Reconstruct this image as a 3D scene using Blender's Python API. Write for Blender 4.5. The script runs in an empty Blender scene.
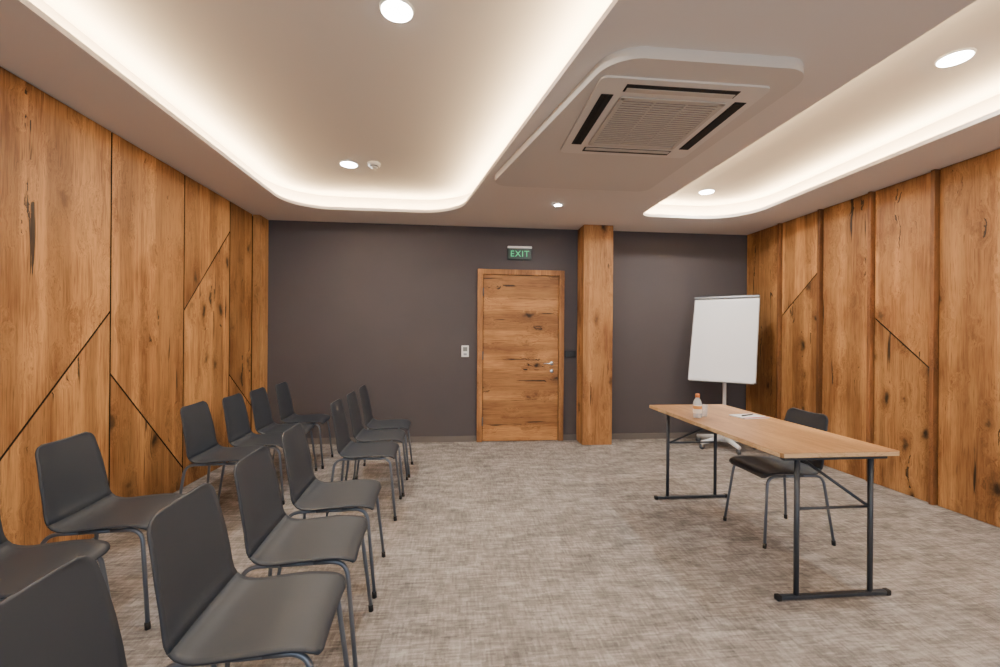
import bpy, bmesh, math, random
from mathutils import Vector, Matrix
random.seed(4)
PI = math.pi
SC = bpy.context.scene
COL = SC.collection

# ------------------------------------------------------------------ room numbers
XL, XR, YB, YF, ZC = -2.27, 3.72, 5.37, -2.3, 2.62
ZU = 2.80

# ------------------------------------------------------------------ helpers
def obj(name, bm, mat, parent=None, smooth=False, bevel=0, seg=2, mods=()):
    me = bpy.data.meshes.new(name)
    bmesh.ops.recalc_face_normals(bm, faces=bm.faces[:])
    bm.to_mesh(me); bm.free()
    return link(name, me, mat, parent, smooth, bevel, seg)

def link(name, me, mat, parent=None, smooth=False, bevel=0, seg=2):
    if mat: me.materials.append(mat)
    if smooth:
        for p in me.polygons: p.use_smooth = True
    o = bpy.data.objects.new(name, me); COL.objects.link(o)
    if parent: o.parent = parent
    if bevel:
        b = o.modifiers.new('bevel', 'BEVEL'); b.width = bevel; b.segments = seg
        b.limit_method = 'ANGLE'; b.angle_limit = math.radians(40)
    return o

def thing(name, label, cat, loc=(0, 0, 0), rz=0, group=None):
    o = bpy.data.objects.new(name, None); COL.objects.link(o)
    o.empty_display_size = .1
    o.location = loc; o.rotation_euler = (0, 0, rz)
    o['label'] = label; o['category'] = cat
    if group: o['group'] = group
    return o

def tag(o, label, cat, group=None):
    o['label'] = label; o['category'] = cat
    if group: o['group'] = group
    return o

def struct(o, label, cat):
    o['kind'] = 'structure'; o['label'] = label; o['category'] = cat
    return o

def B(): return bmesh.new()

def box(bm, x0, x1, y0, y1, z0, z1, M=None):
    v = [Vector((x, y, z)) for x in (x0, x1) for y in (y0, y1) for z in (z0, z1)]
    if M is not None: v = [M @ p for p in v]
    v = [bm.verts.new(p) for p in v]
    for f in ((0,1,3,2),(4,6,7,5),(0,4,5,1),(2,3,7,6),(0,2,6,4),(1,5,7,3)):
        bm.faces.new([v[i] for i in f])
    return bm

def fil3(pts, r, n=6):
    pts = [Vector(p) for p in pts]; out = [pts[0]]
    for i in range(1, len(pts)-1):
        a, b, c = pts[i-1], pts[i], pts[i+1]
        d1 = (a-b); d2 = (c-b)
        k = min(r, d1.length*.49, d2.length*.49)
        p0 = b + d1.normalized()*k; p1 = b + d2.normalized()*k
        for j in range(n+1):
            t = j/n
            out.append(p0*(1-t)**2 + b*2*t*(1-t) + p1*t*t)
    out.append(pts[-1]); return out

def tube(bm, pts, r, n=12):
    pts = [Vector(p) for p in pts]; rings = []
    t0 = (pts[1]-pts[0]).normalized()
    up = Vector((0,0,1)) if abs(t0.z) < .9 else Vector((1,0,0))
    nrm = t0.cross(up).normalized()
    for i, p in enumerate(pts):
        if i == 0: t = t0
        elif i == len(pts)-1: t = (pts[i]-pts[i-1]).normalized()
        else: t = ((pts[i+1]-pts[i]).normalized() + (pts[i]-pts[i-1]).normalized()).normalized()
        nrm = (nrm - t*nrm.dot(t)).normalized(); bn = t.cross(nrm)
        rr = r[i] if isinstance(r, (list, tuple)) else r
        rings.append([bm.verts.new(p + nrm*math.cos(2*PI*k/n)*rr + bn*math.sin(2*PI*k/n)*rr) for k in range(n)])
    for a, b in zip(rings, rings[1:]):
        for k in range(n): bm.faces.new((a[k], a[(k+1)%n], b[(k+1)%n], b[k]))
    bm.faces.new(rings[0][::-1]); bm.faces.new(rings[-1])
    return bm

def lathe(bm, prof, cx=0, cy=0, cz=0, n=28, cap=True, flip=1):
    rings = []
    for r, z in prof:
        rings.append([bm.verts.new((cx+r*math.cos(2*PI*k/n), cy+r*math.sin(2*PI*k/n), cz+z)) for k in range(n)])
    for a, b in zip(rings, rings[1:]):
        for k in range(n): bm.faces.new((a[k], a[(k+1)%n], b[(k+1)%n], b[k]))
    if cap:
        bm.faces.new(rings[0][::-1]); bm.faces.new(rings[-1])
    return bm

def fillet2(poly, r, n=14):
    out = []; N = len(poly)
    for i in range(N):
        rr = r[i] if isinstance(r, (list, tuple)) else r
        a, b, c = Vector(poly[i-1]), Vector(poly[i]), Vector(poly[(i+1)%N])
        d1 = (a-b).normalized(); d2 = (c-b).normalized()
        ang = math.acos(max(-1, min(1, d1.dot(d2))))
        k = rr/math.tan(ang/2)
        bis = (d1+d2).normalized(); cen = b + bis*(rr/math.sin(ang/2))
        p0 = b+d1*k; p1 = b+d2*k
        a0 = math.atan2(p0.y-cen.y, p0.x-cen.x); a1 = math.atan2(p1.y-cen.y, p1.x-cen.x)
        da = a1-a0
        while da > PI: da -= 2*PI
        while da < -PI: da += 2*PI
        for j in range(n+1):
            t = a0+da*j/n
            out.append((cen.x+rr*math.cos(t), cen.y+rr*math.sin(t)))
    return out

def offset2(poly, d):            # CCW polygon, outward by d
    N = len(poly); L = []
    for i in range(N):
        a, b = Vector(poly[i]), Vector(poly[(i+1)%N])
        t = (b-a).normalized(); nn = Vector((t.y, -t.x))
        L.append((a+nn*d, t))
    out = []
    for i in range(N):
        p, t = L[i-1]; q, s = L[i]
        den = t.x*s.y-t.y*s.x
        k = ((q.x-p.x)*s.y-(q.y-p.y)*s.x)/den
        out.append((p.x+t.x*k, p.y+t.y*k))
    return out

def flat(bm, outlines, z0, z1):  # slab with holes
    cu = bpy.data.curves.new('tmp', 'CURVE'); cu.dimensions = '2D'; cu.fill_mode = 'BOTH'
    cu.extrude = (z1-z0)/2
    for pl in outlines:
        s = cu.splines.new('POLY'); s.points.add(len(pl)-1); s.use_cyclic_u = True
        for p, q in zip(s.points, pl): p.co = (q[0], q[1], 0, 1)
    o = bpy.data.objects.new('tmp', cu); COL.objects.link(o)
    dg = bpy.context.evaluated_depsgraph_get(); dg.update()
    me = bpy.data.meshes.new_from_object(o.evaluated_get(dg))
    me.transform(Matrix.Translation((0, 0, (z0+z1)/2)))
    bm.from_mesh(me)
    bpy.data.objects.remove(o); bpy.data.curves.remove(cu); bpy.data.meshes.remove(me)
    return bm

def text_mesh(body, size, depth):
    cu = bpy.data.curves.new('tmp', 'FONT'); cu.body = body; cu.size = size; cu.extrude = depth
    cu.align_x = 'CENTER'; cu.align_y = 'CENTER'; cu.space_character = 1.12
    o = bpy.data.objects.new('tmp', cu); COL.objects.link(o)
    dg = bpy.context.evaluated_depsgraph_get(); dg.update()
    me = bpy.data.meshes.new_from_object(o.evaluated_get(dg))
    bpy.data.objects.remove(o); bpy.data.curves.remove(cu)
    return me

# ------------------------------------------------------------------ materials
def lin(c):
    return tuple(((v/255)/12.92 if v/255 <= .04045 else ((v/255+.055)/1.055)**2.4) for v in c) + (1,)

def mat(name, rgb, rough=.5, metal=0, spec=.5, bump=0, bscale=200, var=0, emis=None, es=0, trans=0, alpha=1):
    m = bpy.data.materials.new(name); m.use_nodes = True
    nt = m.node_tree; b = nt.nodes['Principled BSDF']
    c = lin(rgb)
    b.inputs['Base Color'].default_value = c
    b.inputs['Roughness'].default_value = rough; b.inputs['Metallic'].default_value = metal
    b.inputs['Specular IOR Level'].default_value = spec; b.inputs['Alpha'].default_value = alpha
    if trans: b.inputs['Transmission Weight'].default_value = trans
    if emis:
        b.inputs['Emission Color'].default_value = emis+(1,); b.inputs['Emission Strength'].default_value = es
    tc = nt.nodes.new('ShaderNodeTexCoord')
    nz = nt.nodes.new('ShaderNodeTexNoise'); nz.inputs['Scale'].default_value = bscale
    nt.links.new(tc.outputs['Object'], nz.inputs['Vector'])
    if var:
        mx = nt.nodes.new('ShaderNodeMix'); mx.data_type = 'RGBA'
        n2 = nt.nodes.new('ShaderNodeTexNoise'); n2.inputs['Scale'].default_value = 3; n2.inputs['Detail'].default_value = 4
        nt.links.new(tc.outputs['Object'], n2.inputs['Vector'])
        nt.links.new(n2.outputs['Fac'], mx.inputs[0])
        mx.inputs[6].default_value = tuple(v*(1-var) for v in c[:3])+(1,)
        mx.inputs[7].default_value = tuple(min(1, v*(1+var)) for v in c[:3])+(1,)
        nt.links.new(mx.outputs[2], b.inputs['Base Color'])
    if bump:
        bp = nt.nodes.new('ShaderNodeBump'); bp.inputs['Strength'].default_value = bump; bp.inputs['Distance'].default_value = .002
        nt.links.new(nz.outputs['Fac'], bp.inputs['Height']); nt.links.new(bp.outputs['Normal'], b.inputs['Normal'])
    return m

def wood(name, light, dark, axis='Z', knots=1.0, cracks=1.0, rough=.55, kscale=2.3, cth=.735, lo=.49, hi=.92, v0=.70, v1=1.10, sat=.98, cth2=.66):
    m = bpy.data.materials.new(name); m.use_nodes = True
    nt = m.node_tree; N = nt.nodes; L = nt.links; b = N['Principled BSDF']
    def node(t, **k):
        n = N.new(t)
        for a, v in k.items(): setattr(n, a, v)
        return n
    def sc(a, c):  # stretch vector: a across the grain, c along it
        return {'Z': (a, a, c), 'X': (c, a, a), 'Y': (a, c, a)}[axis]
    tc = node('ShaderNodeTexCoord'); oi = node('ShaderNodeObjectInfo')
    rs = node('ShaderNodeVectorMath', operation='SCALE'); rs.inputs[0].default_value = (37.3, 51.7, 23.9)
    L.new(oi.outputs['Random'], rs.inputs['Scale'])
    ad = node('ShaderNodeVectorMath', operation='ADD'); L.new(tc.outputs['Object'], ad.inputs[0]); L.new(rs.outputs[0], ad.inputs[1])
    base = ad.outputs[0]
    def mapped(src, s):
        mp = node('ShaderNodeMapping'); mp.inputs['Scale'].default_value = s; L.new(src, mp.inputs['Vector']); return mp.outputs[0]
    def ramp(src, a, b_, ca=(0,0,0,1), cb=(1,1,1,1)):
        r = node('ShaderNodeValToRGB'); r.color_ramp.elements[0].position = a; r.color_ramp.elements[1].position = b_
        r.color_ramp.elements[0].color = ca; r.color_ramp.elements[1].color = cb; L.new(src, r.inputs[0]); return r.outputs[0]
    def noise(vec, det, rough_, dist=0):
        n = node('ShaderNodeTexNoise'); n.inputs['Scale'].default_value = 1; n.inputs['Detail'].default_value = det
        n.inputs['Roughness'].default_value = rough_; n.inputs['Distortion'].default_value = dist
        L.new(vec, n.inputs['Vector']); return n.outputs['Fac']
    def madd(a, k, c):
        n = node('ShaderNodeMath', operation='MULTIPLY_ADD'); L.new(a, n.inputs[0]); n.inputs[1].default_value = k
        if isinstance(c, (int, float)): n.inputs[2].default_value = c
        else: L.new(c, n.inputs[2])
        return n.outputs[0]
    def mul(a, c):
        n = node('ShaderNodeMath', operation='MULTIPLY'); L.new(a, n.inputs[0]); L.new(c, n.inputs[1]); return n.outputs[0]
    def mixc(f, a, col):
        x = node('ShaderNodeMix', data_type='RGBA'); L.new(f, x.inputs[0]); L.new(a, x.inputs[6]); x.inputs[7].default_value = col; return x.outputs[2]
    # knots: of the voronoi cells only some hold a dark one
    wob = node('ShaderNodeTexNoise'); wob.inputs['Scale'].default_value = 9; wob.inputs['Detail'].default_value = 4; L.new(base, wob.inputs['Vector'])
    ws = node('ShaderNodeVectorMath', operation='SCALE'); ws.inputs['Scale'].default_value = .11; L.new(wob.outputs['Color'], ws.inputs[0])
    kb = node('ShaderNodeVectorMath', operation='ADD'); L.new(base, kb.inputs[0]); L.new(ws.outputs[0], kb.inputs[1])
    vo = node('ShaderNodeTexVoronoi'); vo.inputs['Scale'].default_value = kscale
    L.new(mapped(kb.outputs[0], sc(2.3, 1.2)), vo.inputs['Vector'])
    sp = node('ShaderNodeSeparateColor'); L.new(vo.outputs['Color'], sp.inputs[0])
    pick = ramp(sp.outputs[0], .25, .65)
    kn = mul(ramp(vo.outputs['Distance'], .06, .20, (1,1,1,1), (0,0,0,1)), pick)
    ring = mul(ramp(vo.outputs['Distance'], .06, .42, (1,1,1,1), (0,0,0,1)), pick)
    halo = ramp(vo.outputs['Distance'], .02, .5, (1,1,1,1), (0,0,0,1))
    hs = node('ShaderNodeVectorMath', operation='SCALE'); L.new(halo, hs.inputs['Scale']); hs.inputs[0].default_value = (.06, .06, .06)
    gb = node('ShaderNodeVectorMath', operation='ADD'); L.new(base, gb.inputs[0]); L.new(hs.outputs[0], gb.inputs[1])
    # grain
    n1 = noise(mapped(gb.outputs[0], sc(21, 1.0)), 7, .74, .35)
    n2 = noise(mapped(gb.outputs[0], sc(110, 4)), 4, .75)
    n3 = noise(mapped(base, sc(3.4, 1.7)), 3, .5)
    a1 = madd(n2, .75, n1); a2 = madd(n3, .85, a1); a3 = madd(a2, 1, -.55)
    g = ramp(a3, lo, hi, lin(dark), lin(light))
    # boards glued side by side inside one panel differ in tone
    n6 = noise(mapped(base, sc(5.5, .10)), 1, .3)
    bf = madd(ramp(n6, .44, .52), .46, 0.0)
    g = mixc(bf, g, lin(tuple(v*.82 for v in dark)))
    rf = madd(ring, .55*knots, 0.0)
    g = mixc(rf, g, lin(tuple(v*.62 for v in dark)))
    kf = madd(kn, .95*knots, 0.0)
    g = mixc(kf, g, lin(tuple(v*.22 for v in dark)))
    # fine dark pores and long open cracks
    n5 = noise(mapped(gb.outputs[0], sc(150, 7)), 2, .5)
    pf = madd(ramp(n5, .58, .74), .6, 0.0)
    g = mixc(pf, g, lin(tuple(v*.56 for v in dark)))
    n4 = noise(mapped(gb.outputs[0], sc(24, 1.2)), 4, .55)
    cf = madd(ramp(n4, cth, cth+.02), .9*cracks, 0.0)
    g = mixc(cf, g, lin(tuple(v*.2 for v in dark)))
    n7 = noise(mapped(gb.outputs[0], sc(13, .45)), 5, .6)
    cg = madd(ramp(n7, cth2, cth2+.015), .94*cracks, 0.0)
    g = mixc(cg, g, lin(tuple(v*.14 for v in dark)))
    hv = node('ShaderNodeHueSaturation'); L.new(g, hv.inputs['Color']); hv.inputs['Saturation'].default_value = sat
    mr = node('ShaderNodeMapRange'); mr.inputs[3].default_value = v0; mr.inputs[4].default_value = v1; L.new(oi.outputs['Random'], mr.inputs[0]); L.new(mr.outputs[0], hv.inputs['Value'])
    L.new(hv.outputs[0], b.inputs['Base Color'])
    bp = node('ShaderNodeBump'); bp.inputs['Strength'].default_value = .35; bp.inputs['Distance'].default_value = .002
    L.new(a1, bp.inputs['Height']); L.new(bp.outputs['Normal'], b.inputs['Normal'])
    b.inputs['Roughness'].default_value = rough; b.inputs['Specular IOR Level'].default_value = .35
    return m

def carpet():
    m = bpy.data.materials.new('carpet'); m.use_nodes = True
    nt = m.node_tree; N = nt.nodes; L = nt.links; b = N['Principled BSDF']
    tc = N.new('ShaderNodeTexCoord')
    sx = N.new('ShaderNodeSeparateXYZ'); L.new(tc.outputs['Object'], sx.inputs[0])
    X, Y = sx.outputs[0], sx.outputs[1]
    def math_(op, a, b_=None, c=None):
        n = N.new('ShaderNodeMath'); n.operation = op
        for i, v in enumerate((a, b_, c)):
            if v is None: continue
            if isinstance(v, (int, float)): n.inputs[i].default_value = v
            else: L.new(v, n.inputs[i])
        return n.outputs[0]
    def mapped(s):
        mp = N.new('ShaderNodeMapping'); mp.inputs['Scale'].default_value = s; L.new(tc.outputs['Object'], mp.inputs['Vector']); return mp.outputs[0]
    def noise(s, det=4, rough=.6):
        n = N.new('ShaderNodeTexNoise'); n.inputs['Scale'].default_value = 1; n.inputs['Detail'].default_value = det; n.inputs['Roughness'].default_value = rough
        L.new(mapped(s), n.inputs['Vector']); return n.outputs['Fac']
    def white(u, v=None):
        n = N.new('ShaderNodeTexWhiteNoise'); n.noise_dimensions = '2D'
        cb = N.new('ShaderNodeCombineXYZ'); L.new(u, cb.inputs[0])
        if v is not None: L.new(v, cb.inputs[1])
        L.new(cb.outputs[0], n.inputs['Vector']); return n.outputs['Value']
    def dashes(a, c, along, across):      # short straight yarn floats, each its own tone
        row = math_('FLOOR', math_('DIVIDE', c, across))
        sh = math_('MULTIPLY_ADD', white(row), 7.0, math_('DIVIDE', a, along))
        return white(math_('FLOOR', sh), row)
    hd = dashes(X, Y, .07, .009)
    vd = dashes(Y, X, .05, .009)
    blk = dashes(X, Y, .20, .08)
    big = noise((1.8, 2.6, 1), 3)
    patch = noise((5.5, 10, 1), 2, .5)
    mid = noise((10, 36, 1), 3, .6)
    mid2 = noise((36, 11, 1), 3, .6)
    fine = noise((260, 260, 1), 2)
    s = math_('MULTIPLY', hd, .17)
    s = math_('MULTIPLY_ADD', vd, .13, s)
    s = math_('MULTIPLY_ADD', blk, .09, s)
    s = math_('MULTIPLY_ADD', mid, .40, s)
    s = math_('MULTIPLY_ADD', mid2, .26, s)
    s = math_('MULTIPLY_ADD', patch, .42, s)
    s = math_('MULTIPLY_ADD', big, .36, s)
    s = math_('MULTIPLY_ADD', fine, .35, s)
    s2 = math_('ADD', s, -.60)
    r = N.new('ShaderNodeValToRGB'); L.new(s2, r.inputs[0])
    e = r.color_ramp.elements
    e[0].position = .24; e[0].color = lin((94, 91, 90)); e[1].position = .78; e[1].color = lin((182, 177, 173))
    x = e.new(.5); x.color = lin((138, 133, 130))
    L.new(r.outputs[0], b.inputs['Base Color'])
    b.inputs['Roughness'].default_value = .95; b.inputs['Specular IOR Level'].default_value = .1
    bp = N.new('ShaderNodeBump'); bp.inputs['Strength'].default_value = .4; bp.inputs['Distance'].default_value = .003
    L.new(s, bp.inputs['Height']); L.new(bp.outputs['Normal'], b.inputs['Normal'])
    return m

def emit(name, c, s):
    m = bpy.data.materials.new(name); m.use_nodes = True
    nt = m.node_tree; nt.nodes.remove(nt.nodes['Principled BSDF'])
    e = nt.nodes.new('ShaderNodeEmission'); e.inputs[0].default_value = c+(1,); e.inputs[1].default_value = s
    nt.links.new(e.outputs[0], nt.nodes['Material Output'].inputs[0]); return m

M_wall = mat('charcoal_paint', (80, 77, 81), .8, spec=.2, bump=.15, bscale=120, var=.05)
M_ceil = mat('ceiling_paint', (226, 219, 212), .85, spec=.2, bump=.05, bscale=150)
M_box = mat('ceiling_box_paint', (212, 205, 197), .85, spec=.2)
M_back = mat('front_paint', (200, 194, 188), .9)
M_gap = mat('groove_dark', (10, 7, 5), .9)
M_wood = wood('oak_panel', (206, 150, 90), (124, 79, 41), 'Z', cracks=1, cth=.69)
M_bat = wood('oak_batten', (158, 106, 62), (102, 64, 36), 'Z', knots=.2, cracks=.2)
M_post = wood('oak_post', (210, 156, 96), (150, 102, 56), 'Z', knots=.6, cracks=.4, v0=1, v1=1.05)
M_door = wood('oak_door', (198, 142, 84), (124, 80, 42), 'X', cracks=1.0, kscale=2.5, cth=.645, v0=.95, v1=1, cth2=.65)
M_dfr = wood('oak_door_frame', (184, 130, 76), (122, 80, 44), 'Z', knots=.2, cracks=.3, v0=.95, v1=1)
M_top = wood('oak_tabletop', (206, 160, 106), (152, 106, 62), 'Y', knots=.25, cracks=.15, rough=.42, v0=.97, v1=1)
M_edge = wood('oak_edge', (222, 190, 146), (190, 152, 108), 'X', knots=0, cracks=0, v0=1, v1=1)
M_carpet = carpet()
M_skirt = mat('skirting_carpet', (106, 102, 100), .95, spec=.1, var=.15, bump=.3)
M_shell = mat('charcoal_plastic', (44, 50, 59), .52, spec=.4)
M_steel = mat('grey_steel', (112, 122, 136), .36, .6)
M_tsteel = mat('graphite_steel', (66, 72, 80), .42, .5)
M_rub = mat('black_rubber', (18, 18, 19), .7)
M_white = mat('white_plastic', (236, 234, 230), .4)
M_whitemetal = mat('white_metal', (240, 240, 240), .35)
M_paper = mat('paper_white', (238, 238, 240), .7)
M_grey = mat('grey_metal', (100, 102, 106), .4, .4)
M_alu = mat('aluminium', (150, 150, 154), .35, .6)
M_chrome = mat('chrome', (205, 205, 205), .2, 1)
M_dark = mat('dark_slot', (28, 26, 24), .8)
M_acw = mat('air_unit_white', (220, 214, 206), .5)
M_acg = mat('air_grille', (192, 184, 173), .55)
M_green = mat('exit_green', (8, 36, 27), .4, emis=(.02, .2, .11), es=.02)
M_glow = mat('exit_letters', (40, 170, 100), .5, emis=(.06, .85, .38), es=.45)
M_blk = mat('black_switch', (20, 20, 21), .35)
M_bott = mat('bottle_clear', (228, 232, 234), .1, alpha=.5)
M_lab = mat('bottle_label', (238, 228, 212), .6)
M_cap = mat('bottle_cap', (188, 112, 56), .5)
M_org = mat('amber_print', (208, 140, 72), .6)
M_glass = mat('tumbler_glass', (236, 240, 242), .05, alpha=.28)
M_red = mat('red_print', (170, 52, 42), .6)
M_lens = emit('downlight_glow', (1, .97, .92), 60)
M_led = emit('cove_led', (1, .73, .41), 240)

# ------------------------------------------------------------------ setting
bm = B(); box(bm, XL-.2, XR+.2, YF-.1, YB+.2, -.1, 0)
struct(obj('floor', bm, M_carpet), 'grey beige carpet floor with woven streaks', 'floor')
bm = B(); box(bm, XL-.1, XR+.1, YB, YB+.1, 0, ZC)
struct(obj('wall_back', bm, M_wall), 'dark plum grey painted back wall', 'wall')
bm = B(); box(bm, XL-.1, XR+.1, YF-.1, YF, 0, ZC)
struct(obj('wall_front', bm, M_back), 'plain wall behind the viewer', 'wall')
bm = B(); box(bm, -2.20, .245, YB-.012, YB, 0, .07); box(bm, 1.317, 1.49, YB-.012, YB, 0, .07); box(bm, 1.85, XR, YB-.012, YB, 0, .07)
struct(obj('baseboard_back', bm, M_skirt), 'low grey carpet skirting along the back wall', 'baseboard')

def panel(name, pts, x0, x1, root, front):          # cut edges coloured near-black, groove shade painted in
    bm = B()
    a = [bm.verts.new((x0, y, z)) for y, z in pts]; b = [bm.verts.new((x1, y, z)) for y, z in pts]
    bm.faces.new(a); bm.faces.new(b[::-1]); n = len(pts)
    for i in range(n):
        f = bm.faces.new((a[i], b[i], b[(i+1)%n], a[(i+1)%n])); f.material_index = 1
    o = obj(name, bm, M_wood, root); o.data.materials.append(M_gap); return o
def wood_wall(root, x0, x1, seams, diag, g=.006, gd=.006):
    for i, (a, b) in enumerate(zip(seams, seams[1:])):
        y0, y1 = a+g, b-g
        if i in diag:
            za, zb = diag[i]
            h = gd*math.hypot(1, (zb-za)/(b-a))
            panel('wood_panel', [(y0, .004), (y1, .004), (y1, zb-h), (y0, za-h)], x0, x1, root, 0)
            panel('wood_panel', [(y0, za+h), (y1, zb+h), (y1, ZC-.004), (y0, ZC-.004)], x0, x1, root, 0)
        else:
            panel('wood_panel', [(y0, .004), (y1, .004), (y1, ZC-.004), (y0, ZC-.004)], x0, x1, root, 0)
bm = B(); box(bm, XL-.12, XL-.03, YF, YB, 0, ZC)
wl = struct(obj('wall_left', bm, M_gap), 'left wall clad in knotty oak panels with diagonal grooves', 'wall')
wood_wall(wl, XL-.03, XL, [-2.3, -1.55, -.77, .01, .79, 1.57, 2.35, 3.13, 3.91, 4.65, 5.13],
          {6: (.57, 1.43), 7: (1.02, .18), 8: (1.49, 2.31), 9: (.88, .50), 4: (1.6, .9)})
bm = B(); box(bm, XR+.03, XR+.12, YF, YB, 0, ZC)
wr = struct(obj('wall_right', bm, M_gap), 'right wall of oak panels with upright oak battens', 'wall')
sy = [-2.3, -1.75, -1.2, -.65, -.1, .45, 1.0, 1.5, 2.0, 2.55, 3.09, 3.62, 4.18, 4.75, 5.37]
wood_wall(wr, XR, XR+.03, sy, {10: (1.05, 1.48), 12: (1.99, 1.546)}, g=.026)
for y in sy[1:-1]:
    bm = B(); box(bm, XR-.035, XR+.03, y-.015, y+.015, .004, ZC-.004); obj('batten', bm, M_bat, wr, bevel=.003)
bm = B(); box(bm, 1.49, 1.85, 5.10, YB, 0, ZC)
struct(obj('trim_1', bm, M_wood, bevel=.004), 'oak clad pillar standing right of the door', 'pillar')
bm = B(); box(bm, XL, -2.195, 5.14, YB, 0, ZC)
struct(obj('trim_2', bm, M_post, bevel=.004), 'narrow oak post filling the left back corner', 'pillar')

# ceiling with two recessed light coves
trayL = [(-1.75, .2), (.91, .2), (.005, 4.83), (-1.75, 4.83)]
rL = [.4, .4, .5, .42]
trayR = [(2.02, .2), (3.16, .2), (3.16, 4.68), (1.98, 4.68)]
rR = [.3, .4, .45, .16]
BH = .055; LIP = .03
bulk = fillet2([(.70, 1.93), (1.70, 1.93), (1.64, 3.72), (.27, 3.72)], [.2, .14, .1, .12])
bm = B()
outer = [(XL-.2, YF-.1), (XR+.2, YF-.1), (XR+.2, YB+.2), (XL-.2, YB+.2)]
flat(bm, [outer, fillet2(trayL, rL), fillet2(trayR, rR)], ZC, ZC+LIP)
for tr, rr in ((trayL, rL), (trayR, rR)):
    big = fillet2(offset2(tr, .13), [r+.13 for r in rr])
    flat(bm, [big], ZU, ZU+.04)
    lo = [bm.verts.new((x, y, ZC+LIP-.005)) for x, y in big]; hi = [bm.verts.new((x, y, ZU+.005)) for x, y in big]
    for i in range(len(big)): bm.faces.new((lo[i], lo[(i+1)%len(big)], hi[(i+1)%len(big)], hi[i]))
struct(obj('ceiling', bm, M_ceil), 'pale ceiling with two recessed rounded light coves', 'ceiling')
for k, (tr, rr) in enumerate(((trayL, rL), (trayR, rR))):
    p = fillet2(offset2(tr, .045), [r+.045 for r in rr]); q = fillet2(offset2(tr, .07), [r+.07 for r in rr])
    bm = B(); n = len(p)
    a = [bm.verts.new((x, y, ZC+LIP+.003)) for x, y in p]; b = [bm.verts.new((x, y, ZC+LIP+.003)) for x, y in q]
    for i in range(n): bm.faces.new((a[i], a[(i+1)%n], b[(i+1)%n], b[i]))
    struct(obj('trim_%d' % (3+k), bm, M_led), 'warm light strip hidden in the %s ceiling cove' % ('left', 'right')[k], 'light strip')
bm = B(); flat(bm, [bulk], ZC-BH, ZC)
struct(obj('trim_5', bm, M_box, bevel=.004), 'dropped ceiling box with rounded corners around the air unit', 'ceiling box')

# door
d = thing('door_1', 'knotty oak door with horizontal grain in the back wall', 'door', (.781, YB, 0)); d['kind'] = 'structure'
W = .535; H = 2.10
bm = B(); box(bm, -W, -W+.065, -.045, 0, 0, H); box(bm, W-.065, W, -.045, 0, 0, H); box(bm, -W+.065, W-.065, -.045, 0, H-.065, H)
obj('door_frame', bm, M_dfr, d, bevel=.003)
bm = B(); box(bm, -W+.065, W-.065, -.004, 0, 0, H-.065); obj('door_gap', bm, M_gap, d)
bm = B(); box(bm, -W+.071, W-.071, -.032, -.004, .008, H-.071)
leaf = obj('door_leaf', bm, M_door, d, bevel=.002)
bm = B(); lathe(bm, [(.026, 0), (.026, .008), (.02, .01)], n=24)
bmesh.ops.rotate(bm, verts=bm.verts[:], cent=(0,0,0), matrix=Matrix.Rotation(PI/2, 3, 'X'))
bmesh.ops.translate(bm, verts=bm.verts[:], vec=(.385, -.032, .955))
tube(bm, fil3([(.385, -.036, .955), (.385, -.085, .955), (.265, -.085, .955)], .02), .009)
hd = obj('door_handle', bm, M_chrome, leaf, smooth=True)
bm = B(); lathe(bm, [(.024, 0), (.024, .008), (.018, .01)], n=24)
bmesh.ops.rotate(bm, verts=bm.verts[:], cent=(0,0,0), matrix=Matrix.Rotation(PI/2, 3, 'X'))
bmesh.ops.translate(bm, verts=bm.verts[:], vec=(.385, -.032, .86))
obj('lock_rosette', bm, M_chrome, leaf, smooth=True)
for z in (.25, 1.05, 1.82):
    bm = B(); tube(bm, [(-W+.067, -.05, z-.05), (-W+.067, -.05, z+.05)], .007); obj('hinge', bm, M_grey, d, smooth=True)

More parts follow.
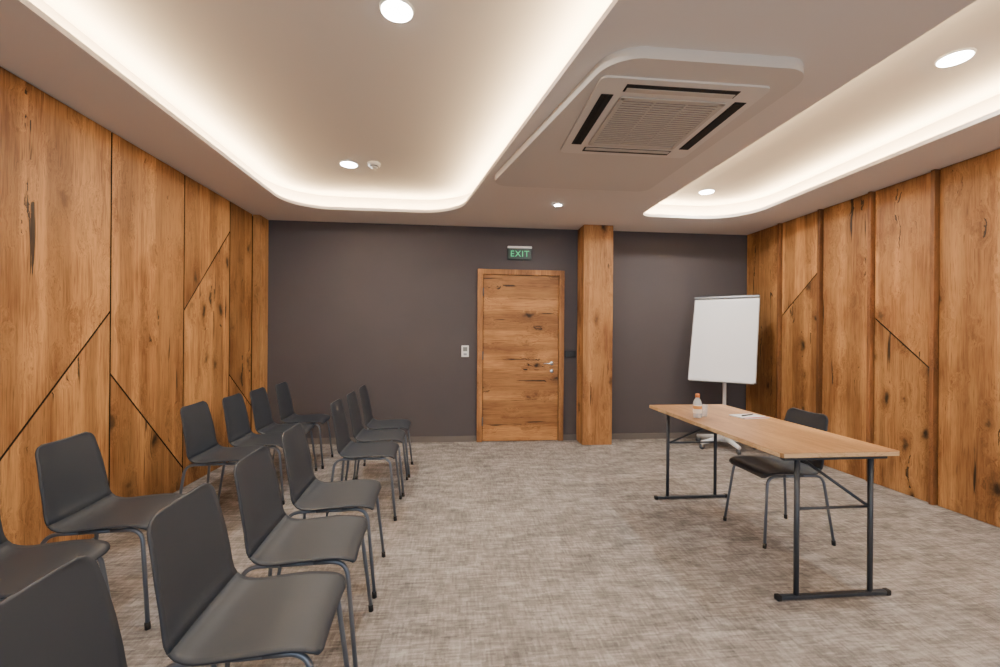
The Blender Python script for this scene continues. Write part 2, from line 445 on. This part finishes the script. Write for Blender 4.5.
# ------------------------------------------------------------------ chairs
def catmull(P, n):
    P = [Vector(p) for p in P]; P = [P[0]*2-P[1]] + P + [P[-1]*2-P[-2]]; out = []
    for i in range(1, len(P)-2):
        for j in range(n):
            t = j/n; a, b, c, e = P[i-1], P[i], P[i+1], P[i+2]
            out.append(.5*((2*b)+(c-a)*t+(2*a-5*b+4*c-e)*t*t+(-a+3*b-3*c+e)*t**3))
    out.append(P[-2]); return out
PROF = [(.210, .416), (.195, .436), (.155, .449), (.08, .452), (-.02, .446), (-.09, .442), (-.14, .451), (-.172, .483), (-.188, .54), (-.203, .62), (-.221, .71), (-.243, .80)]
def shell_rows():
    pr = catmull([(x, z, 0) for x, z in PROF], 40)
    ln = [0]
    for a, b in zip(pr, pr[1:]): ln.append(ln[-1]+(b-a).length)
    T = ln[-1]
    def at(s):
        for i in range(len(ln)-1):
            if ln[i+1] >= s:
                k = (s-ln[i])/max(1e-9, ln[i+1]-ln[i]); return pr[i].lerp(pr[i+1], k), (pr[i+1]-pr[i]).normalized()
        return pr[-1], (pr[-1]-pr[-2]).normalized()
    ss = []
    n = 46
    for i in range(n+1):
        t = i/n; t = t - math.sin(2*PI*t)*.09
        ss.append(t*T)
    wid = [(0, .192), (.22, .205), (.45, .202), (.60, .194), (.78, .188), (1, .168)]
    rows = []
    for s in ss:
        p, tg = at(s); f = s/T
        for (a, wa), (b, wb) in zip(wid, wid[1:]):
            if a <= f <= b+1e-6:
                k = (f-a)/(b-a); hw = wa+(wb-wa)*k; break
        for e, R in ((s, .04), (T-s, .04)):
            if e < R: hw -= R-math.sqrt(max(0, R*R-(R-e)**2))
        nrm = Vector((-tg.y, tg.x))
        if f < .5 and nrm.y < 0: nrm = -nrm
        if f >= .5 and nrm.x < 0: nrm = -nrm
        cv = .006 + .014*max(0, min(1, (f-.42)/.25))
        row = []
        for j in range(19):
            t = -1+2*j/18; o = cv*abs(t)**2.2
            row.append(Vector((p.x+nrm.x*o, hw*t, p.y+nrm.y*o)))
        rows.append(row)
    return rows
ROWS = shell_rows(); KS = 24
def sheet(rows, name, parent):
    bm = B(); vs = [[bm.verts.new(p) for p in r] for r in rows]
    for a, b in zip(vs, vs[1:]):
        for j in range(len(a)-1): bm.faces.new((a[j], a[j+1], b[j+1], b[j]))
    me = bpy.data.meshes.new(name); bm.to_mesh(me); bm.free()
    o = link(name, me, M_shell, parent, True)
    s = o.modifiers.new('solid', 'SOLIDIFY'); s.thickness = .007; s.offset = -1 if me.polygons[len(me.polygons)//2].normal.dot(Vector((1, 0, 1))) > 0 else 1
    return o
LR = .0088
def make_chair(label, group):
    t = thing('shell_chair', label, 'chair', group=group)
    sheet(ROWS[:KS+1], 'seat', t); sheet(ROWS[KS:], 'backrest', t)
    for sy_ in (-1, 1):
        yt, yf = .165*sy_, .202*sy_
        for sx, xf in ((1, .225), (-1, -.238)):
            bm = B(); tube(bm, fil3([(xf, yf, .012), (xf-.045*sx, yt, .426), (.06*sx, yt, .426)], .06, 8), LR)
            l = obj('leg', bm, M_steel, t, True)
            bm = B(); tube(bm, [(xf, yf, 0), (xf-.0025*sx, yf, .03)], .0112); obj('foot_cap', bm, M_rub, l, True)
        bm = B(); tube(bm, [(-.06, yt, .426), (.06, yt, .426)], LR); obj('side_rail', bm, M_steel, t, True)
    for x in (-.11, .12):
        bm = B(); tube(bm, [(x, -.165, .426), (x, .165, .426)], .0085); obj('crossbar', bm, M_steel, t, True)
    return t
def copy_tree(o, parent=None):
    c = o.copy(); COL.objects.link(c); c.parent = parent
    for ch in list(o.children): copy_tree(ch, c)
    return c

G1, G2 = 'charcoal chairs along the oak wall', 'charcoal chairs in the row nearer the table'
chairs = [
 (-.59, 0.93, 3, 'charcoal shell chair nearest the viewer, only its backrest showing at bottom left', G2),
 (-.585, 1.41, 3, 'large charcoal shell chair with its whole seat in the foreground, second of its row', G2),
 (-.605, 1.90, 3, 'charcoal shell chair right behind the big foreground seat, third of its row', G2),
 (-.63, 2.41, 3, 'charcoal shell chair just before the gap in the row nearer the table', G2),
 (-.65, 3.32, 2, 'charcoal shell chair just past the gap in the row nearer the table', G2),
 (-.65, 3.78, 2, 'middle of the three charcoal chairs beyond the gap, row nearer the table', G2),
 (-.655, 4.25, 2, 'charcoal shell chair closest to the grey wall in the row nearer the table', G2),
 (-1.585, 1.73, 5, 'charcoal shell chair cut by the left edge of the photo, beside the oak wall', G1),
 (-1.58, 2.25, 5, 'charcoal shell chair with tall leg in view, second from viewer along oak wall', G1),
 (-1.59, 3.26, 3, 'charcoal shell chair along the oak wall, first one past the gap', G1),
 (-1.54, 3.68, 3, 'charcoal shell chair along the oak wall, second one past the gap', G1),
 (-1.53, 4.10, 3, 'charcoal shell chair along the oak wall, next to last before the grey wall', G1),
 (-1.51, 4.57, 3, 'charcoal shell chair along the oak wall standing closest to the grey wall', G1),
]
first = None
for x, y, a, lab, grp in chairs:
    c = make_chair(lab, grp) if first is None else copy_tree(first)
    first = first or c
    c.location = (x, y, 0); c.rotation_euler = (0, 0, math.radians(a)); c['label'] = lab; c['group'] = grp
c = copy_tree(first); c.location = (2.12, 2.74, 0); c.rotation_euler = (0, 0, PI)
c['label'] = 'charcoal shell chair tucked behind the oak folding table'; del c['group']

# ------------------------------------------------------------------ table
TX, TY0, TY1 = 1.885, 1.975, 3.45
t = thing('folding_table', 'long oak topped folding table with graphite steel legs', 'table', (TX, 0, 0))
bm = B(); flat(bm, [fillet2([(-.325, TY0), (.308, TY0), (.308, TY1), (-.325, TY1)], .012, 4)], .717, .74)
tt = obj('tabletop', bm, M_top, t, bevel=.002)
bm = B()
for y0, y1 in ((TY0-.0012, TY0), (TY1, TY1+.0012)): box(bm, -.313, .296, y0, y1, .7185, .7385)
for x0, x1 in ((-.3262, -.325), (.308, .3092)): box(bm, x0, x1, TY0+.012, TY1-.012, .7185, .7385)
obj('edge_band', bm, M_edge, tt)
for y, s in ((2.03, 1), (3.37, -1)):
    for x in (-.2, .2):
        bm = B(); tube(bm, [(x, y, .02), (x, y, .70)], .0125, 14); obj('leg', bm, M_tsteel, t, True)
    bm = B(); box(bm, -.295, .295, y-.013, y+.013, .005, .024); fb = obj('foot_bar', bm, M_tsteel, t, bevel=.004)
    for x in (-.295, .295):
        bm = B(); box(bm, x-.012, x+.012, y-.015, y+.015, 0, .027); obj('foot_cap', bm, M_rub, fb, bevel=.004)
    bm = B(); box(bm, -.28, .28, y-.015, y+.015, .692, .7168); obj('top_bar', bm, M_tsteel, t, bevel=.004)
    bm = B(); tube(bm, [(-.2, y, .45), (.2, y, .45)], .007); obj('stretcher', bm, M_tsteel, t, True)
    bm = B(); tube(bm, [(.19*s, y+.008*s, .452), (-.03*s, y+.37*s, .70)], .008); obj('folding_brace', bm, M_tsteel, t, True)
    bm = B(); box(bm, -.03*s-.03, -.03*s+.03, y+.37*s-.035, y+.37*s+.035, .692, .7168); obj('hinge_bracket', bm, M_tsteel, t, bevel=.003)
for x in (-.25, .25):
    bm = B(); box(bm, x-.010, x+.010, 2.046, 3.354, .697, .7168); obj('side_rail', bm, M_tsteel, t, bevel=.003)

# things on the table
b = thing('water_bottle', 'small clear bottle with amber and cream label and orange brown cap', 'bottle', (1.65, 2.88, .74))
bm = B(); lathe(bm, [(.02, 0), (.027, .003), (.028, .02), (.028, .10), (.024, .118), (.013, .135), (.012, .147)]); obj('bottle_body', bm, M_bott, b, True)
bm = B(); lathe(bm, [(.0286, .035), (.0288, .037), (.0288, .088), (.0286, .09)]); lb = obj('bottle_label', bm, M_lab, b, True)
bm = B(); lathe(bm, [(.0290, .064), (.0291, .065), (.0291, .086), (.0290, .087)]); obj('label_band', bm, M_org, lb, True)
bm = B(); lathe(bm, [(.0145, .142), (.015, .144), (.015, .163), (.0135, .166)]); obj('bottle_cap', bm, M_cap, b, True)
bm = B(); lathe(bm, [(.022, 0), (.026, .002), (.03, .085), (.0285, .085), (.0245, .008), (.001, .007)])
g = obj('drinking_glass', bm, M_glass, smooth=True); g.location = (1.715, 2.92, .74)
tag(g, 'clear empty tumbler standing beside the small bottle', 'glass')
n = thing('notepad', 'white notepad lying on the oak tabletop', 'notepad', (2.04, 2.90, .74), math.radians(8))
bm = B(); box(bm, -.10, .10, -.075, .075, 0, .007); obj('pages', bm, M_paper, n, bevel=.001)
bm = B(); box(bm, -.10, .10, -.075, -.055, .0071, .0078); obj('printed_band', bm, M_red, n)
p = thing('pen', 'slim dark pen lying across the white notepad', 'pen', (2.04, 2.91, .748), math.radians(25))
bm = B(); tube(bm, [(-.07, 0, .004), (.05, 0, .004), (.062, 0, .004), (.07, 0, .004)], [.004, .004, .0028, .0008], 10); obj('pen_barrel', bm, M_blk, p, True)
bm = B(); box(bm, -.07, -.03, -.001, .001, .008, .0095); obj('pen_clip', bm, M_chrome, p)

# ------------------------------------------------------------------ flip chart
f = thing('flip_chart', 'white flip chart easel on wheeled star base', 'flip chart', (3.14, 4.90, 0), math.radians(-41))
MB = Matrix.Translation((0, -.09, 1.28)) @ Matrix.Rotation(math.radians(-20), 4, 'X')
bm = B(); box(bm, -.345, .345, -.012, .012, -.515, .515, MB); bd = obj('board', bm, M_whitemetal, f, bevel=.003)
bm = B()
for x in (-.347, .340): box(bm, x, x+.007, -.016, .016, -.517, .515, MB)
box(bm, -.347, .347, -.016, .016, -.519, -.511, MB); obj('board_frame', bm, M_alu, f, bevel=.002)
bm = B(); box(bm, -.333, .333, -.017, -.0125, -.503, .47, MB); obj('paper_pad', bm, M_paper, f)
bm = B(); box(bm, -.347, .347, -.034, .018, .498, .526, MB); obj('clamp_bar', bm, M_grey, f, bevel=.004)
bm = B(); box(bm, -.33, .33, -.05, -.013, -.531, -.521, MB); obj('pen_tray', bm, M_whitemetal, f)
bm = B(); tube(bm, [(0, 0, .09), (0, 0, 1.0)], .02, 16); tube(bm, [(0, 0, .95), (0, 0, 1.26)], .014, 14); obj('pole', bm, M_whitemetal, f, True)
bm = B(); box(bm, -.05, .05, -.085, .02, 1.20, 1.27); obj('tilt_bracket', bm, M_grey, f, bevel=.004)
bm = B(); lathe(bm, [(.035, .065), (.05, .07), (.05, .13), (.03, .15), (.024, .18)]); obj('base_hub', bm, M_whitemetal, f, True)
for k in range(5):
    a = 2*PI*k/5+.3; ca, sa = math.cos(a), math.sin(a)
    bm = B(); tube(bm, [(ca*.03, sa*.03, .11), (ca*.15, sa*.15, .10), (ca*.33, sa*.33, .074)], [.032, .028, .022]); lg = obj('base_leg', bm, M_whitemetal, f, True)
    bm = B(); tube(bm, [(ca*.32-sa*.014, sa*.32+ca*.014, .028), (ca*.32+sa*.014, sa*.32-ca*.014, .028)], .028, 18)
    tube(bm, [(ca*.32, sa*.32, .03), (ca*.32, sa*.32, .068)], .007, 8); obj('caster', bm, M_grey, lg, True)

# ------------------------------------------------------------------ wall fittings
e = thing('exit_sign', 'green lit EXIT sign above the oak door', 'sign', (.758, YB, 2.31))
bm = B(); box(bm, -.15, .15, -.035, 0, .052, .080); obj('sign_housing', bm, M_white, e, bevel=.005)
bm = B(); box(bm, -.145, .145, -.024, -.008, -.082, .052); obj('sign_plate', bm, M_green, e, bevel=.003)
me = text_mesh('EXIT', .105, .001)
me.transform(Matrix.Translation((0, -.0252, -.016)) @ Matrix.Rotation(PI/2, 4, 'X'))
link('sign_lettering', me, M_glow, e)
th = thing('wall_control', 'white wall control unit left of the oak door', 'wall control', (.10, YB, 1.10))
bm = B(); box(bm, -.045, .045, -.018, 0, -.07, .07); obj('control_body', bm, M_white, th, bevel=.005)
bm = B(); box(bm, -.026, .026, -.0195, -.0181, .0, .05); obj('control_display', bm, mat('display_grey', (110, 112, 110), .3), th)
bm = B(); box(bm, -.02, .02, -.021, -.0181, -.05, -.025); obj('control_button', bm, M_alu, th, bevel=.001)
sw = thing('light_switch', 'black double wall switch between door and pillar', 'switch', (1.405, YB, 1.07))
bm = B(); box(bm, -.07, .07, -.01, 0, -.04, .04); obj('switch_plate', bm, M_blk, sw, bevel=.003)
for x in (-.034, .034):
    bm = B(); box(bm, x-.03, x+.03, -.014, -.0101, -.03, .03); obj('switch_rocker', bm, mat('rocker_black', (34, 34, 36), .3), sw, bevel=.002)

# ------------------------------------------------------------------ ceiling fittings
u = thing('air_conditioner', 'square white ceiling air unit with louvred grille', 'air conditioner', (1.135, 2.52, ZC-BH))
S = .445
bm = B(); flat(bm, [fillet2([(-S, -S), (S, -S), (S, S), (-S, S)], .04, 6)], -.010, 0); obj('fascia', bm, M_acw, u, bevel=.003)
for k in range(4):
    Mk = Matrix.Rotation(k*PI/2, 4, 'Z')
    bm = B(); box(bm, -.30, .30, -.40, -.335, -.0125, -.0101, Mk); s_ = obj('air_slot', bm, M_dark, u)
    bm = B(); box(bm, -.29, .29, -.372, -.338, -.0165, -.0126, Mk); obj('air_flap', bm, M_acg if k in (0, 2) else M_dark, s_, bevel=.001)
bm = B(); box(bm, -.285, .285, -.285, .285, -.0125, -.0101)
gr = obj('grille', bm, M_dark, u)
bm = B()
for q in range(23):
    y = -.264+q*.024; box(bm, -.27, .27, y-.0074, y+.0074, -.017, -.014)
for x in (-.27, -.09, .09, .27): box(bm, x-.005, x+.005, -.275, .275, -.018, -.0126)
for y in (-.28, .28): box(bm, -.285, .285, y-.012, y+.012, -.019, -.0126)
for x in (-.28, .28): box(bm, x-.012, x+.012, -.285, .285, -.019, -.0126)
obj('grille_slats', bm, M_acg, gr)

def downlight(x, y, z, r, lab, power, name='downlight'):
    o = thing(name, lab, 'ceiling light', (x, y, z), group='ceiling downlights')
    bm = B(); lathe(bm, [(r*.84, -.004), (r*.88, -.010), (r*.97, -.008), (r, 0)], n=36, cap=False); obj('trim_ring', bm, M_white, o, True)
    bm = B(); lathe(bm, [(r*.86, -.012), (r*.86, -.003)], n=36); obj('lens', bm, M_lens, o)
    ld = bpy.data.lights.new('downlight_lamp', 'AREA'); ld.shape = 'DISK'; ld.size = r*1.5; ld.energy = power; ld.color = (1, .98, .94)
    l = bpy.data.objects.new('downlight_lamp', ld); COL.objects.link(l); l.location = (x, y, z-.02)
downlight(-.288, 2.07, ZU, .08, 'round ceiling downlight nearest the viewer in the left cove', 25)
downlight(-.96, 3.99, ZU, .08, 'round ceiling downlight beside the smoke detector', 25)
downlight(2.63, 2.10, ZU, .08, 'round ceiling downlight nearest the viewer in the right cove', 25)
downlight(2.55, 4.31, ZU, .08, 'round ceiling downlight at the far end of the right cove', 25)
downlight(1.00, 4.35, ZC, .042, 'tiny round spot in the flat ceiling before the door', 9)
sd = thing('smoke_detector', 'small white round smoke detector on the left cove ceiling', 'smoke detector', (-.735, 3.95, ZU))
bm = B(); lathe(bm, [(.012, -.045), (.03, -.043), (.036, -.03), (.052, -.025), (.055, 0)], n=32); obj('detector_body', bm, M_white, sd, True)
bm = B(); lathe(bm, [(.0375, -.034), (.0375, -.028)], n=32); obj('detector_vent', bm, M_dark, sd)

# unseen fill lights added behind the viewer: one broad and cool, two overhead
def area(name, loc, sx, sy_, power, color, rot=(0, 0, 0)):
    ld = bpy.data.lights.new(name, 'AREA'); ld.shape = 'RECTANGLE'; ld.size = sx; ld.size_y = sy_; ld.energy = power; ld.color = color
    l = bpy.data.objects.new(name, ld); COL.objects.link(l); l.location = loc; l.rotation_euler = rot
area('added_cool_fill', (.7, YF+.05, 1.25), 5.2, 1.9, 92, (.82, .91, 1), (PI/2, 0, 0))  # added to lift the ceiling and back wall, no window is built
area('added_rear_fill', (-.9, -.9, ZC-.03), .9, .9, 18, (1, .98, .95))
area('added_rear_fill', (2.2, -.7, ZC-.03), .9, .9, 22, (1, .98, .95))

w = bpy.data.worlds.new('world'); SC.world = w; w.use_nodes = True
w.node_tree.nodes['Background'].inputs[0].default_value = (.6, .58, .55, 1); w.node_tree.nodes['Background'].inputs[1].default_value = .2

# ------------------------------------------------------------------ camera
FPX = 440; th_ = math.atan(43/FPX); ro = .0078
R = Vector((math.cos(th_), -math.sin(th_), 0)); F = Vector((math.sin(th_), math.cos(th_), 0)); U = Vector((0, 0, 1))
R2 = R*math.cos(ro)+U*math.sin(ro); U2 = U*math.cos(ro)-R*math.sin(ro)
cd = bpy.data.cameras.new('camera'); cd.sensor_width = 36; cd.lens = 36*FPX/1000; cd.shift_y = .0015; cd.clip_start = .05
cam = bpy.data.objects.new('camera', cd); COL.objects.link(cam)
m = Matrix((R2, U2, -F)).transposed().to_4x4(); m.translation = Vector((0, 0, 1.3))
cam.matrix_world = m
SC.camera = cam
